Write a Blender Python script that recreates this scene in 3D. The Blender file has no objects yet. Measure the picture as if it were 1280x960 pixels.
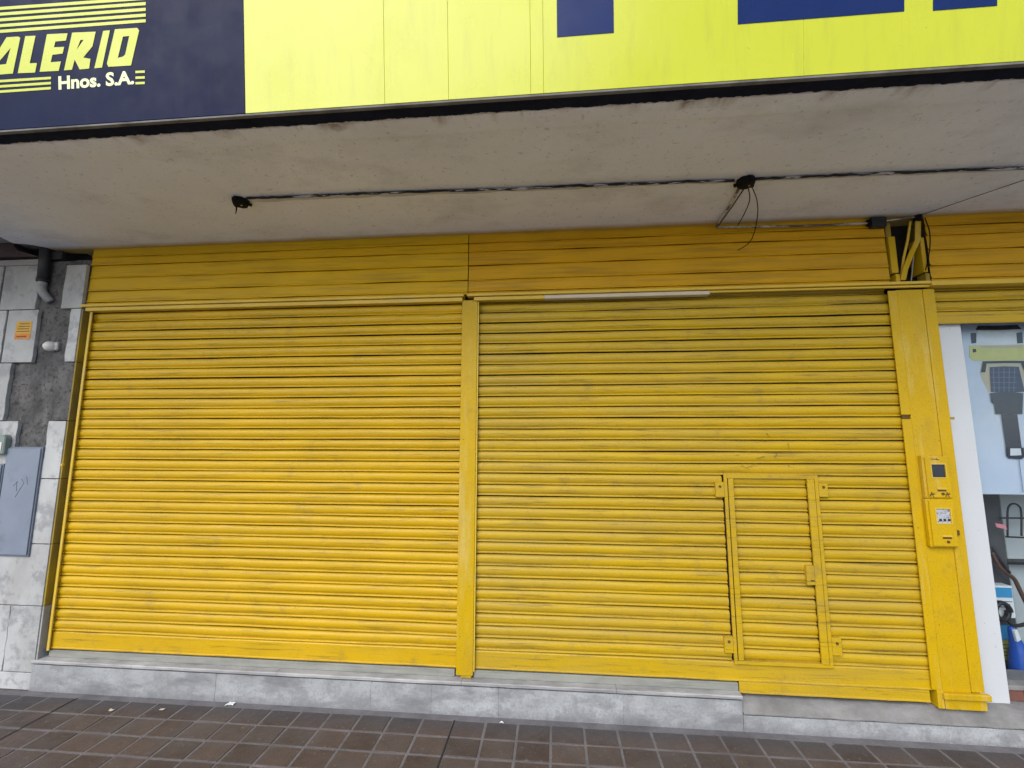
import bpy, bmesh, math, random
from mathutils import Vector, Matrix, noise
random.seed(7)
SC = bpy.context.scene
COL = SC.collection

# ------------------------------------------------------------------ camera
FPX, YAW, PITCH, ROLL, DIST, EYE = 560.3948, .0903, .1316, .0022, 3.1336, 1.72
cy_, sy_, cp_, sp_ = math.cos(YAW), math.sin(YAW), math.cos(PITCH), math.sin(PITCH)
FW = Vector((-sy_*cp_, cy_*cp_, sp_)); R0 = Vector((cy_, sy_, 0)); U0 = R0.cross(FW)
RT = math.cos(ROLL)*R0 + math.sin(ROLL)*U0
UP = -math.sin(ROLL)*R0 + math.cos(ROLL)*U0
EYEP = Vector((0, -DIST, EYE))
cam = bpy.data.cameras.new('camera'); camo = bpy.data.objects.new('camera', cam); COL.objects.link(camo)
cam.sensor_width = 36; cam.lens = 36*FPX/1280; cam.clip_start = .05; cam.clip_end = 2000
camo.matrix_world = Matrix(((RT.x, UP.x, -FW.x, EYEP.x), (RT.y, UP.y, -FW.y, EYEP.y), (RT.z, UP.z, -FW.z, EYEP.z), (0, 0, 0, 1)))
SC.camera = camo
SC.render.resolution_x, SC.render.resolution_y = 1024, 768

# ------------------------------------------------------------------ sky, sun, exposure
SUN_EL, SUN_AZ = math.radians(40), math.radians(205)      # bearing clockwise from +Y
w = bpy.data.worlds.new('World'); SC.world = w; w.use_nodes = True
nt = w.node_tree; bg = nt.nodes['Background']
sky = nt.nodes.new('ShaderNodeTexSky'); sky.sky_type = 'NISHITA'; sky.sun_disc = False
sky.sun_elevation = SUN_EL; sky.sun_rotation = SUN_AZ
sky.air_density = 1.0; sky.dust_density = 1.4; sky.ozone_density = 1.0
nt.links.new(sky.outputs[0], bg.inputs[0]); bg.inputs[1].default_value = .13
sl = bpy.data.lights.new('sun', 'SUN'); sl.energy = 1.4; sl.angle = math.radians(55); sl.color = (1, .965, .90)
so = bpy.data.objects.new('sun', sl); COL.objects.link(so); so.location = (0, -6, 9)
sd = Vector((math.sin(SUN_AZ)*math.cos(SUN_EL), math.cos(SUN_AZ)*math.cos(SUN_EL), math.sin(SUN_EL)))
so.rotation_euler = sd.to_track_quat('Z', 'Y').to_euler()
SC.view_settings.view_transform = 'Standard'; SC.view_settings.look = 'None'
SC.view_settings.exposure = 0.80; SC.view_settings.gamma = 1; SC.view_settings.use_curve_mapping = False
SC.render.engine = 'CYCLES'; SC.cycles.max_bounces = 10; SC.cycles.diffuse_bounces = 6; SC.cycles.transparent_max_bounces = 12

# ------------------------------------------------------------------ pixel -> place
def ray(u, v): return FW + RT*((u-640)/FPX) + UP*((480-v)/FPX)
def PY(u, v, y=0.):
    r = ray(u, v); return EYEP + r*((y-EYEP.y)/r.y)
def PZ(u, v, z=0.):
    r = ray(u, v); return EYEP + r*((z-EYEP.z)/r.z)
def PP(u, v, o, n):
    r = ray(u, v); return EYEP + r*((o-EYEP).dot(n)/r.dot(n))

# ------------------------------------------------------------------ materials
def mat(name, col, rough=.5, var=.1, vs=2.5, dirt=None, damt=.5, dsc=(1, 1, 1), dthr=(.5, .7), spots=None, ssc=40, sthr=(.72, .75),
        bump=.15, bs=120, metal=0, rnd=0, spec=.4, coat=0, extra=None, gloss_var=.1, updust=0, streak=0):
    m = bpy.data.materials.new(name); m.use_nodes = True
    t = m.node_tree; N = t.nodes; L = t.links; b = N['Principled BSDF']
    g = N.new('ShaderNodeNewGeometry'); pos = g.outputs['Position']
    def noi(scale, vec=pos, det=4, rg=.6):
        n = N.new('ShaderNodeTexNoise'); n.inputs['Scale'].default_value = scale; n.inputs['Detail'].default_value = det
        n.inputs['Roughness'].default_value = rg; L.new(vec, n.inputs['Vector']); return n.outputs['Fac']
    def rng(x, a, b_, c, d):
        n = N.new('ShaderNodeMapRange'); n.inputs[1].default_value = a; n.inputs[2].default_value = b_
        n.inputs[3].default_value = c; n.inputs[4].default_value = d; L.new(x, n.inputs[0]); return n.outputs[0]
    def mix(f, a, c):
        n = N.new('ShaderNodeMix'); n.data_type = 'RGBA'
        if isinstance(f, float): n.inputs[0].default_value = f
        else: L.new(f, n.inputs[0])
        for s, x in ((6, a), (7, c)):
            if isinstance(x, tuple): n.inputs[s].default_value = (*x, 1)
            else: L.new(x, n.inputs[s])
        return n.outputs[2]
    lo = tuple(c*(1-var) for c in col); hi = tuple(min(1, c*(1+var)) for c in col)
    c = mix(rng(noi(vs), .3, .7, 0, 1), lo, hi)
    if rnd:
        oi = N.new('ShaderNodeObjectInfo'); f = rng(oi.outputs['Random'], 0, 1, 1-rnd, 1+rnd)
        vm = N.new('ShaderNodeVectorMath'); vm.operation = 'SCALE'; L.new(c, vm.inputs[0]); L.new(f, vm.inputs['Scale']); c = vm.outputs[0]
    if dirt:
        mp = N.new('ShaderNodeMapping'); mp.inputs['Scale'].default_value = dsc; L.new(pos, mp.inputs['Vector'])
        c = mix(rng(noi(1, mp.outputs[0], 6, .65), dthr[0], dthr[1], 0, damt), c, dirt)
    if updust:
        sz_ = N.new('ShaderNodeSeparateXYZ'); L.new(g.outputs['Normal'], sz_.inputs[0]); mu = N.new('ShaderNodeMath'); mu.operation = 'MULTIPLY'
        L.new(rng(sz_.outputs[2], .15, .8, 0, 1), mu.inputs[0]); L.new(rng(noi(2.2, det=6), .35, .65, .25, 1), mu.inputs[1])
        c = mix(rng(mu.outputs[0], 0, 1, 0, updust), c, (.34, .25, .08))
    if streak:
        mp2 = N.new('ShaderNodeMapping'); mp2.inputs['Scale'].default_value = (2.2, 4, 55); L.new(pos, mp2.inputs['Vector'])
        c = mix(rng(noi(1, mp2.outputs[0], 6, .7), .54, .70, 0, streak), c, (.16, .105, .02))
        c = mix(rng(noi(6, det=8, rg=.75), .56, .72, 0, streak*.6), c, (.20, .14, .05))
    if spots: c = mix(rng(noi(ssc, det=3), sthr[0], sthr[1], 0, .85), c, spots)
    if extra: c = extra(N, L, c, pos, noi, rng, mix)
    L.new(c, b.inputs['Base Color'])
    L.new(rng(noi(vs*3), .3, .7, max(0, rough-gloss_var), min(1, rough+gloss_var)), b.inputs['Roughness'])
    b.inputs['Metallic'].default_value = metal; b.inputs['Specular IOR Level'].default_value = spec
    b.inputs['Coat Weight'].default_value = coat
    if bump:
        bn = N.new('ShaderNodeBump'); bn.inputs['Strength'].default_value = bump; bn.inputs['Distance'].default_value = .01
        L.new(noi(bs, det=5), bn.inputs['Height']); L.new(bn.outputs[0], b.inputs['Normal'])
    return m

YEL = (.585, .354, .0008)
DUST = (.33, .225, .04)
M = {}
def sheet_extra(N, L, c, pos, noi, rng, mix):
    mp = N.new('ShaderNodeMapping'); mp.inputs['Scale'].default_value = (9, 9, 1.1); L.new(pos, mp.inputs['Vector'])
    c = mix(rng(noi(1, mp.outputs[0], 7, .7), .55, .72, 0, .55), c, (.62, .49, .17))             # chalky worn paint
    c = mix(rng(noi(5, det=8, rg=.75), .56, .72, 0, .4), c, (.24, .16, .04))
    return mix(rng(noi(130, det=3), .56, .68, 0, .35), c, (.22, .14, .02))
def grit_extra(N, L, c, pos, noi, rng, mix):
    c = mix(rng(noi(150, det=4, rg=.8), .54, .68, 0, .40), c, (.20, .125, .02))                 # fine grit held by the paint
    return mix(rng(noi(85, det=4, rg=.8), .58, .70, 0, .30), c, (.64, .45, .03))
M['yl'] = mat('yellow_paint', YEL, .44, .08, 1.6, DUST, .30, (.7, 3, 22), (.5, .75), (.10, .07, .03), 55, (.735, .76), .06, 90, updust=.2, streak=.75, extra=grit_extra, spec=.38)
M['yr'] = mat('yellow_paint_dusty', (.53, .338, .002), .45, .08, 1.4, (.33, .235, .06), .5, (.8, 3, 17), (.42, .70), (.10, .07, .03), 50, (.72, .75), .07, 90, updust=.5, streak=.85, extra=grit_extra, spec=.38)
M['yp'] = mat('yellow_paint_post', (.55, .345, .002), .4, .06, 2, DUST, .35, (5, 5, 2), (.52, .75), (.12, .08, .03), 45, (.70, .74), .08, 100, extra=sheet_extra, spec=.25)
M['yfl'] = mat('yellow_paint_cover', (.64, .385, .001), .5, .09, 2, (.25, .16, .02), .6, (1.2, 3, 26), (.5, .7), None, bump=.06)
M['yfr'] = mat('ochre_paint_cover', (.62, .335, .001), .5, .10, 1.6, (.24, .13, .01), .6, (1.2, 3, 26), (.48, .7), None, bump=.06)
M['yt'] = mat('yellow_paint_trim', (.66, .44, .04), .4, .08, 3, (.5, .4, .2), .5, (2, 3, 9), (.5, .7), (.15, .09, .03), 60, (.72, .75), .06)
M['seam'] = mat('unpainted_shaded_seam', (.035, .027, .016), .8, .3, 9, bump=.1)  # bare joint metal, coloured dark to hold the shade of the slat gaps
M['beige'] = mat('bare_beige_strip', (.62, .53, .38), .5, .08, 4, bump=.05)
M['ydirtshade'] = mat('yellow_paint_grimy_shaded', (.34, .235, .015), .55, .2, 4, (.12, .10, .06), .8, (8, 8, 2.2), (.42, .66), None, bump=.12)  # base colour carries grime plus the shade on the wall return
def marble_extra(N, L, c, pos, noi, rng, mix):
    v = noi(7, det=8, rg=.7); c = mix(rng(v, .50, .60, 0, .7), c, (.24, .24, .25))
    return mix(rng(noi(38, det=3), .62, .75, 0, .45), c, (.26, .25, .24))
M['marble'] = mat('grey_marble', (.45, .455, .455), .45, .12, 3, (.27, .255, .24), .65, (2, 2, 1.2), (.45, .7), rnd=.10, bump=.08, bs=60, extra=marble_extra)
def plinth_extra(N, L, c, pos, noi, rng, mix):
    c = marble_extra(N, L, c, pos, noi, rng, mix)
    c = mix(rng(noi(75, det=4, rg=.8), .50, .66, 0, .5), c, (.18, .185, .20))            # speckle
    sx = N.new('ShaderNodeSeparateXYZ'); L.new(pos, sx.inputs[0])
    ad = N.new('ShaderNodeMath'); ad.operation = 'MULTIPLY_ADD'; L.new(noi(22, det=8, rg=.75), ad.inputs[0]); ad.inputs[1].default_value = -.14; L.new(sx.outputs[2], ad.inputs[2])
    return mix(rng(ad.outputs[0], -.02, -.075, 0, .55), c, (.15, .15, .16))            # splash dirt
M['plinth'] = mat('pale_stone', (.37, .38, .39), .5, .18, 6, (.17, .175, .185), .85, (3, 3, 9), (.48, .66), rnd=.06, bump=.2, bs=70, extra=plinth_extra)
M['coping'] = mat('worn_stone_edge', (.38, .38, .385), .55, .16, 6, (.2, .2, .21), .8, (3, 8, 30), (.45, .66), bump=.2, bs=80)
M['thresh'] = mat('threshold_stone', (.28, .285, .25), .6, .12, 5, (.16, .16, .15), .7, (3, 8, 30), (.46, .7), bump=.15)
M['joint'] = mat('dark_joint', (.05, .048, .046), .9, .2, 9, bump=.2)
M['ramp'] = mat('worn_concrete', (.20, .195, .19), .75, .22, 7, (.33, .33, .34), .5, (4, 9, 9), (.5, .7), bump=.35, bs=90)
M['cement'] = mat('bare_cement', (.10, .096, .096), .9, .35, 9, (.17, .16, .155), .8, (9, 9, 5), (.45, .65), (.05, .048, .046), 34, (.54, .64), 1.0, 45)
M['oldwall'] = mat('brown_masonry', (.10, .07, .06), .9, .3, 8, bump=.6, bs=40)
def soffit_extra(N, L, c, pos, noi, rng, mix):
    sx = N.new('ShaderNodeSeparateXYZ'); L.new(pos, sx.inputs[0])
    ad = N.new('ShaderNodeMath'); ad.operation = 'MULTIPLY_ADD'; L.new(noi(5), ad.inputs[0]); ad.inputs[1].default_value = .05; L.new(sx.outputs[1], ad.inputs[2])
    c = mix(rng(ad.outputs[0], -.085, -.018, 0, .9), c, (.50, .33, .01))             # yellow overspray beside the shutter covers
    ad2 = N.new('ShaderNodeMath'); ad2.operation = 'MULTIPLY_ADD'; L.new(noi(9), ad2.inputs[0]); ad2.inputs[1].default_value = .10; L.new(sx.outputs[1], ad2.inputs[2])
    c = mix(rng(ad2.outputs[0], -1.185, -1.215, 0, .35), c, (.28, .17, .10))             # rust run-off along the outer edge
    mx_ = N.new('ShaderNodeMapping'); mx_.inputs['Scale'].default_value = (2.3, 0, 0); L.new(pos, mx_.inputs['Vector'])
    pk = N.new('ShaderNodeMath'); pk.operation = 'MULTIPLY'; L.new(rng(noi(1, mx_.outputs[0], 5, .7), .5, .62, 0, 1), pk.inputs[0])
    ad3 = N.new('ShaderNodeMath'); ad3.operation = 'MULTIPLY_ADD'; L.new(noi(16, det=6), ad3.inputs[0]); ad3.inputs[1].default_value = .16; L.new(sx.outputs[1], ad3.inputs[2])
    L.new(rng(ad3.outputs[0], -1.10, -1.17, 0, .8), pk.inputs[1]); c = mix(pk.outputs[0], c, (.20, .10, .055))    # rust patches
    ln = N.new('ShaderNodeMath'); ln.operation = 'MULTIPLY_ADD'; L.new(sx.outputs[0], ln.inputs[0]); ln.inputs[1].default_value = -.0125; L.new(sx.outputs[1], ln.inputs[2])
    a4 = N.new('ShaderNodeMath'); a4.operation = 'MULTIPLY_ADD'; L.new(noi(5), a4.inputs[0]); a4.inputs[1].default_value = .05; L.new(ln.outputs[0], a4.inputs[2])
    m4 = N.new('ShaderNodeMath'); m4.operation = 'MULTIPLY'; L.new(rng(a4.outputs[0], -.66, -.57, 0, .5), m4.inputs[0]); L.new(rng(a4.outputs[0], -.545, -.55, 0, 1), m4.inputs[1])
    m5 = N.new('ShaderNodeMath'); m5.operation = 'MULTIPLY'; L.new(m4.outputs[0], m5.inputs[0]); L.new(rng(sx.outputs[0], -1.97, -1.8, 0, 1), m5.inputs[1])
    c = mix(m5.outputs[0], c, (.27, .265, .27))                                          # dirt and shade along the conduit, painted in as a darker band
    return mix(rng(noi(42, det=3), .62, .70, 0, .35), c, (.2, .19, .19))
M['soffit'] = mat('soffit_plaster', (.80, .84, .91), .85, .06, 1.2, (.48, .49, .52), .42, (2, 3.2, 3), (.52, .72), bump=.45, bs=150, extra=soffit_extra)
def navy_extra(N, L, c, pos, noi, rng, mix):
    sx = N.new('ShaderNodeSeparateXYZ'); L.new(pos, sx.inputs[0])
    ad = N.new('ShaderNodeMath'); ad.operation = 'MULTIPLY_ADD'; L.new(noi(26), ad.inputs[0]); ad.inputs[1].default_value = .03; L.new(sx.outputs[1], ad.inputs[2])
    c = mix(rng(ad.outputs[0], -1.236, -1.233, 0, 1.), c, (.5, .48, .46))                # ragged paint edge
    return c
M['navyband'] = mat('navy_edge_paint', (.009, .013, .030), .85, .3, 8, spec=.1, bump=.25, bs=60, extra=navy_extra)
M['slab'] = mat('concrete', (.36, .35, .34), .85, .1, 3, bump=.3)
M['signy'] = mat('yellow_vinyl', (.55, .575, .014), .24, .03, 1.2, (.34, .36, .03), .32, (22, 22, .45), (.5, .78), (.12, .12, .03), 38, (.76, .78), bump=.06, bs=5, spec=.5)
M['signb'] = mat('navy_vinyl', (.004, .008, .040), .36, .10, 3, (.03, .032, .06), .35, (14, 14, .7), (.5, .8), (.25, .27, .35), 60, (.77, .79), .012, 5, spec=.08)
M['letter'] = mat('navy_lettering', (.008, .022, .105), .3, .06, 3, None, bump=.02, bs=5, spec=.15)
M['lettery'] = mat('yellow_lettering', (.58, .62, .05), .3, .04, 3, None, bump=0)
M['letterw'] = mat('cream_lettering', (.80, .82, .45), .3, .04, 3, None, bump=0)
M['alu'] = mat('grey_metal', (.36, .35, .34), .45, .12, 8, (.15, .14, .13), .5, (6, 6, 6), (.5, .7), metal=.4, bump=.05)
M['zinc'] = mat('dull_zinc', (.17, .165, .16), .75, .2, 8, (.06, .05, .045), .7, (5, 5, 5), (.48, .66), bump=.1, spec=.2)
M['blackm'] = mat('black_grime', (.007, .006, .0055), .7, .4, 30, bump=.4, bs=120, spec=.15)
M['black'] = mat('black_plastic', (.02, .02, .022), .45, .2, 12, bump=.05)
def conduit_extra(N, L, c, pos, noi, rng, mix):
    mp = N.new('ShaderNodeMapping'); mp.inputs['Scale'].default_value = (7, 60, 60); L.new(pos, mp.inputs['Vector'])
    return mix(rng(noi(1, mp.outputs[0], 5), .43, .48, 0, 1.), c, (.012, .010, .010))
M['conduit'] = mat('flaking_conduit', (.48, .45, .43), .6, .1, 9, bump=.25, extra=conduit_extra)
M['conduit2'] = mat('pale_conduit', (.56, .52, .45), .5, .1, 9, (.05, .04, .035), .9, (6, 20, 20), (.44, .54), bump=.1)
M['darkin'] = mat('recess_shade', (.02, .018, .015), .9, .3, 8, bump=.1)  # near-black colour standing in for shade inside gaps and recesses
M['pipe'] = mat('dark_downpipe', (.03, .031, .033), .5, .2, 10, bump=.1)
M['pipeg'] = mat('grey_elbow', (.30, .31, .32), .4, .15, 10, (.1, .1, .1), .6, (12, 12, 12), (.5, .65), bump=.1)
M['cab'] = mat('blue_grey_paint', (.20, .235, .30), .45, .08, 4, (.12, .13, .15), .5, (6, 6, 6), (.52, .7), (.08, .08, .09), 70, (.72, .75), .06, spec=.4)
M['cabl'] = mat('blue_grey_frame', (.15, .175, .22), .5, .1, 6, bump=.05)
M['scribble'] = mat('scratch_marks', (.13, .15, .19), .7, .1, 5, bump=0)
M['greenish'] = mat('grey_green_plastic', (.22, .27, .25), .45, .1, 6, bump=.05)
M['white'] = mat('white_paint', (.56, .585, .61), .5, .03, 2, (.55, .56, .57), .5, (3, 3, 2), (.55, .75), (.35, .34, .33), 42, (.71, .74), .10, 60)
M['whitep'] = mat('white_plastic', (.70, .70, .67), .4, .06, 10, (.4, .38, .34), .5, (14, 14, 14), (.5, .7), bump=.1)
M['orange'] = mat('orange_sticker', (.66, .20, .02), .5, .1, 20, bump=0)
M['stky'] = mat('yellow_sticker', (.60, .34, .03), .5, .1, 20, bump=0)
M['stkd'] = mat('brown_print', (.16, .06, .02), .6, .1, 20, bump=0)
M['ink'] = mat('dark_marker', (.10, .055, .01), .7, .1, 20, bump=0)
M['glassd'] = mat('dark_meter_pane', (.03, .035, .045), .15, .1, 9, bump=0, spec=.6)
M['meter'] = mat('pale_meter_face', (.42, .44, .48), .35, .1, 30, (.12, .13, .15), .8, (60, 60, 90), (.5, .6), bump=0)
def tile_extra(N, L, c, pos, noi, rng, mix):
    sx = N.new('ShaderNodeSeparateXYZ'); L.new(pos, sx.inputs[0])
    ad = N.new('ShaderNodeMath'); ad.operation = 'MULTIPLY_ADD'; L.new(noi(4), ad.inputs[0]); ad.inputs[1].default_value = .9; L.new(sx.outputs[0], ad.inputs[2])
    c = mix(rng(ad.outputs[0], -2.75, -3.15, 0, .75), c, (.035, .035, .04))             # oily spill by the wall corner
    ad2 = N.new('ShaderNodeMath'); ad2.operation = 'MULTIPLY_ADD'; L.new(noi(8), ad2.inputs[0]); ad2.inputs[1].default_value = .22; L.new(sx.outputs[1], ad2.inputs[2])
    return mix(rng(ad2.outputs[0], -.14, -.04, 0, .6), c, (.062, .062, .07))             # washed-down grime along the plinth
M['tile'] = mat('brown_paver', (.078, .057, .049), .6, .2, 8, (.098, .088, .088), .7, (2.2, 3, 1), (.42, .66), (.13, .12, .12), 34, (.63, .68), .4, 130, rnd=.24, extra=tile_extra)
M['grout'] = mat('grey_grout', (.155, .148, .155), .9, .2, 9, (.10, .095, .10), .7, (3, 3, 3), (.5, .65), bump=.4, bs=90)
M['groutd'] = mat('black_expansion_joint', (.02, .02, .022), .9, .3, 20, bump=.4)
M['asphalt'] = mat('asphalt', (.055, .054, .053), .85, .2, 4, bump=.4, bs=90)
M['streetc'] = mat('concrete_road', (.36, .36, .365), .85, .12, 2, bump=.3, bs=60)
M['kerb'] = mat('kerb_concrete', (.30, .295, .285), .85, .12, 4, bump=.3)
M['render'] = mat('wall_render', (.40, .385, .36), .85, .08, 2, bump=.25, bs=40)
M['brick'] = mat('red_brown_brick', (.14, .06, .045), .7, .15, 8, rnd=.15, bump=.2)
M['litter'] = mat('white_paper', (.78, .82, .82), .7, .05, 30, bump=.1)
M['litter2'] = mat('beige_scrap', (.50, .44, .34), .7, .1, 30, bump=.1)
M['poster'] = mat('pale_blue_grey_print', (.46, .54, .66), .35, .10, 2.2, (.56, .62, .70), .6, (1.2, 1, 1.6), (.45, .65), bump=0, spec=.5)
for k, c in dict(p_black=(.025, .03, .045), p_clear=(.60, .64, .68), p_yel=(.50, .50, .17), p_tan=(.44, .40, .29), p_navy=(.045, .06, .11), p_line=(.13, .17, .25), p_dark=(.05, .06, .085)).items():
    M[k] = mat('print_'+k[2:], c, .35, .06, 20, None, bump=0)
M['room'] = mat('shop_wall', (.50, .53, .54), .7, .06, 2, bump=.1)
M['board'] = mat('pale_board', (.42, .46, .47), .5, .05, 3, bump=.05)
M['darkboard'] = mat('charcoal_upright', (.06, .062, .066), .6, .1, 5, bump=.1)
M['blue'] = mat('blue_plastic', (.015, .075, .38), .35, .08, 12, bump=.05)
M['cyan'] = mat('sky_blue_print', (.04, .26, .50), .45, .06, 12, bump=0)
M['card'] = mat('white_card', (.66, .70, .72), .6, .04, 12, bump=0)
M['olive'] = mat('yellow_green_card', (.33, .33, .07), .6, .08, 12, bump=0)
M['copper'] = mat('brown_tube', (.10, .055, .04), .4, .15, 12, bump=.05)
M['pink'] = mat('pink_tag', (.6, .22, .25), .5, .05, 12, bump=0)
def glass():
    m = bpy.data.materials.new('window_glass'); m.use_nodes = True; t = m.node_tree; N = t.nodes
    N.remove(N['Principled BSDF']); o = N['Material Output']
    tr = N.new('ShaderNodeBsdfTransparent'); tr.inputs[0].default_value = (.94, .96, .97, 1)
    gl = N.new('ShaderNodeBsdfGlossy'); gl.inputs['Roughness'].default_value = .02
    fr = N.new('ShaderNodeFresnel'); fr.inputs[0].default_value = 1.5; mx = N.new('ShaderNodeMixShader')
    ge = N.new('ShaderNodeNewGeometry'); mm = N.new('ShaderNodeMath'); mm.operation = 'MULTIPLY_ADD'; mm.inputs[1].default_value = -1; mm.inputs[2].default_value = 1
    t.links.new(ge.outputs['Backfacing'], mm.inputs[0]); ml = N.new('ShaderNodeMath'); ml.operation = 'MULTIPLY'; t.links.new(mm.outputs[0], ml.inputs[0]); t.links.new(fr.outputs[0], ml.inputs[1])
    t.links.new(ml.outputs[0], mx.inputs[0]); t.links.new(tr.outputs[0], mx.inputs[1]); t.links.new(gl.outputs[0], mx.inputs[2]); t.links.new(mx.outputs[0], o.inputs[0])
    return m
M['glass'] = glass()

# ------------------------------------------------------------------ mesh helpers
WORLD = {}          # object -> world position of its origin
class G:
    def __init__(s): s.v = []; s.f = []
    def box(s, x0, x1, y0, y1, z0, z1):
        i = len(s.v); s.v += [(x, y, z) for z in (z0, z1) for y in (y0, y1) for x in (x0, x1)]
        s.f += [tuple(i+k for k in q) for q in ((0, 2, 3, 1), (4, 5, 7, 6), (0, 1, 5, 4), (2, 6, 7, 3), (0, 4, 6, 2), (1, 3, 7, 5))]; return s
    def prism(s, pts, d):
        """closed outline pts (3D, planar) thickened along vector d"""
        i = len(s.v); n = len(pts); d = Vector(d); s.v += [tuple(p) for p in pts] + [tuple(Vector(p)+d) for p in pts]
        s.f += [tuple(range(i, i+n)), tuple(range(i+2*n-1, i+n-1, -1))] + [(i+k, i+n+k, i+n+(k+1) % n, i+(k+1) % n) for k in range(n)]; return s
    def tube(s, pts, r, n=8, cap=True):
        pts = [Vector(p) for p in pts]; i = len(s.v); m = len(pts); a = None
        for k, p in enumerate(pts):
            t = (pts[min(k+1, m-1)]-pts[max(k-1, 0)]).normalized()
            if a is None: a = t.orthogonal().normalized()
            a = (a-t*a.dot(t)).normalized(); b = t.cross(a); rr = r[k] if isinstance(r, (list, tuple)) else r
            s.v += [tuple(p+(a*math.cos(q)+b*math.sin(q))*rr) for q in (2*math.pi*j/n for j in range(n))]
        for k in range(m-1):
            for j in range(n): s.f.append((i+k*n+j, i+k*n+(j+1) % n, i+(k+1)*n+(j+1) % n, i+(k+1)*n+j))
        if cap: s.f += [tuple(i+j for j in range(n-1, -1, -1)), tuple(i+(m-1)*n+j for j in range(n))]
        return s
    def strip(s, rows, flip=False):
        """grid from a list of rows of points"""
        i = len(s.v); n = len(rows[0])
        for r in rows: s.v += [tuple(p) for p in r]
        for a in range(len(rows)-1):
            for b in range(n-1):
                q = (i+a*n+b, i+a*n+b+1, i+(a+1)*n+b+1, i+(a+1)*n+b); s.f.append(q[::-1] if flip else q)
        return s
def rough(pts, a):
    return [p+Vector((0, a*nz(k*.7, 3.1), a*.6*nz(k*.9, 7.7))) for k, p in enumerate(pts)]
def curve(pts, n=8):
    """smooth polyline through pts (Catmull-Rom)"""
    P = [Vector(p) for p in pts]; P = [2*P[0]-P[1]]+P+[2*P[-1]-P[-2]]; out = []
    for k in range(1, len(P)-2):
        a, b, c, d = P[k-1:k+3]
        for j in range(n):
            t = j/n; out.append(.5*((2*b)+(c-a)*t+(2*a-5*b+4*c-d)*t*t+(3*b-a-3*c+d)*t**3))
    return out+[P[-2]]
def mesh_of(name, g, m, bevel=0, smooth=False, fix=True):
    me = bpy.data.meshes.new(name); me.from_pydata(g.v, [], g.f)
    bm = bmesh.new(); bm.from_mesh(me)
    if fix: bmesh.ops.recalc_face_normals(bm, faces=bm.faces)
    if bevel:
        bmesh.ops.bevel(bm, geom=[e for e in bm.edges if len(e.link_faces) == 2 and e.calc_face_angle() > .5], offset=bevel, segments=1, affect='EDGES', clamp_overlap=True)
    bm.to_mesh(me); bm.free()
    if smooth:
        for p in me.polygons: p.use_smooth = True
    me.materials.append(m); return me
def tag(o, label, cat, group=None, kind=None):
    if label: o['label'] = label
    if cat: o['category'] = cat
    if group: o['group'] = group
    if kind: o['kind'] = kind
    return o
def thing(name, label, cat, loc, group=None):
    o = bpy.data.objects.new(name, None); o.empty_display_size = .1; COL.objects.link(o); o.location = loc; WORLD[o] = Vector(loc)
    return tag(o, label, cat, group)
def obj(name, g, m, parent=None, bevel=0, smooth=False, label=None, cat=None, group=None, kind=None, fix=True):
    m = M[m] if isinstance(m, str) else m; dark = getattr(g, 'dark', None)
    vs = [Vector(v) for v in g.v]
    c = Vector([(min(v[k] for v in vs)+max(v[k] for v in vs))/2 for k in range(3)])
    if parent is None: c.z = min(v.z for v in vs)
    g.v = [tuple(v-c) for v in vs]
    o = bpy.data.objects.new(name, mesh_of(name, g, m, bevel, smooth, fix)); COL.objects.link(o)
    if dark:
        o.data.materials.append(M['seam'])
        for i in dark: o.data.polygons[i].material_index = 1
    WORLD[o] = c
    if parent: o.parent = parent; o.location = c-WORLD[parent]
    else: o.location = c
    return tag(o, label, cat, group, kind)
def box(name, m, parent, x0, x1, y0, y1, z0, z1, bevel=.0015, **k):
    return obj(name, G().box(x0, x1, y0, y1, z0, z1), m, parent, bevel, **k)
def nz(x, y=0, z=0): return noise.noise((x, y, z))

# ================================================================== SETTING
ZS = 3.25                       # soffit height
YPL = -.0645                    # front of plinth and marble wall
XA, XB, XC, XD, XE = -3.587, -.6446, -.521, 2.2394, 2.5293
obj('ground', G().box(-300, 300, -300, 300, -.4, -.16), 'streetc', kind='structure')
obj('road', G().box(-120, 120, -14, -4.35, -.159, -.15), 'streetc', kind='structure')
kerbx = G().box(-60, 60, -4.3, -4.15, -.16, .0); obj('kerb', kerbx, 'kerb', bevel=.01, kind='structure')
TW, TD, TX, TY = .2, .1649, -1.2299, -.1155          # paver grid: column width, row depth, one column joint, first row joint
pave = obj('pavement', G().box(-60, 60, -4.15, .3, -.16, -.0025), 'grout', kind='structure')
tile_me = mesh_of('paver', G().box(-TW/2+.0075, TW/2-.0075, -TD/2+.0075, TD/2-.0075, -.012, 0), M['tile'], .0022)
cols = range(-15, 24); far = G()
for j in range(24):
    yc = TY-TD*(j+.5)
    for i in range(-28, 36):
        xc = TX+TW*(i+.5)
        u_ok = i in cols and j < 7
        if u_ok and xc-TW/2 > 2.9-(j*.0) : u_ok = False
        if u_ok and j == 6 and xc > .2: u_ok = False
        dz = random.uniform(-.0018, .0018)
        if u_ok:
            o = bpy.data.objects.new('paver', tile_me); COL.objects.link(o); o.parent = pave
            o.location = Vector((xc, yc, dz))-WORLD[pave]
            o.rotation_euler = (random.uniform(-.008, .008), random.uniform(-.008, .008), random.uniform(-.006, .006))
        else:
            far.box(xc-TW/2+.0075, xc+TW/2-.0075, yc-TD/2+.0075, yc+TD/2-.0075, -.012, dz)
obj('paver_field', far, 'tile', pave, kind='stuff')
for xj in (TX-10*TW-.06+.03, TX+3*TW):
    xj = TX+round((xj-TX)/TW)*TW
    obj('expansion_joint', G().box(xj-.0058, xj+.0058, -4.1, TY-.0, -.005, -.0012), 'groutd', pave)
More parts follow.
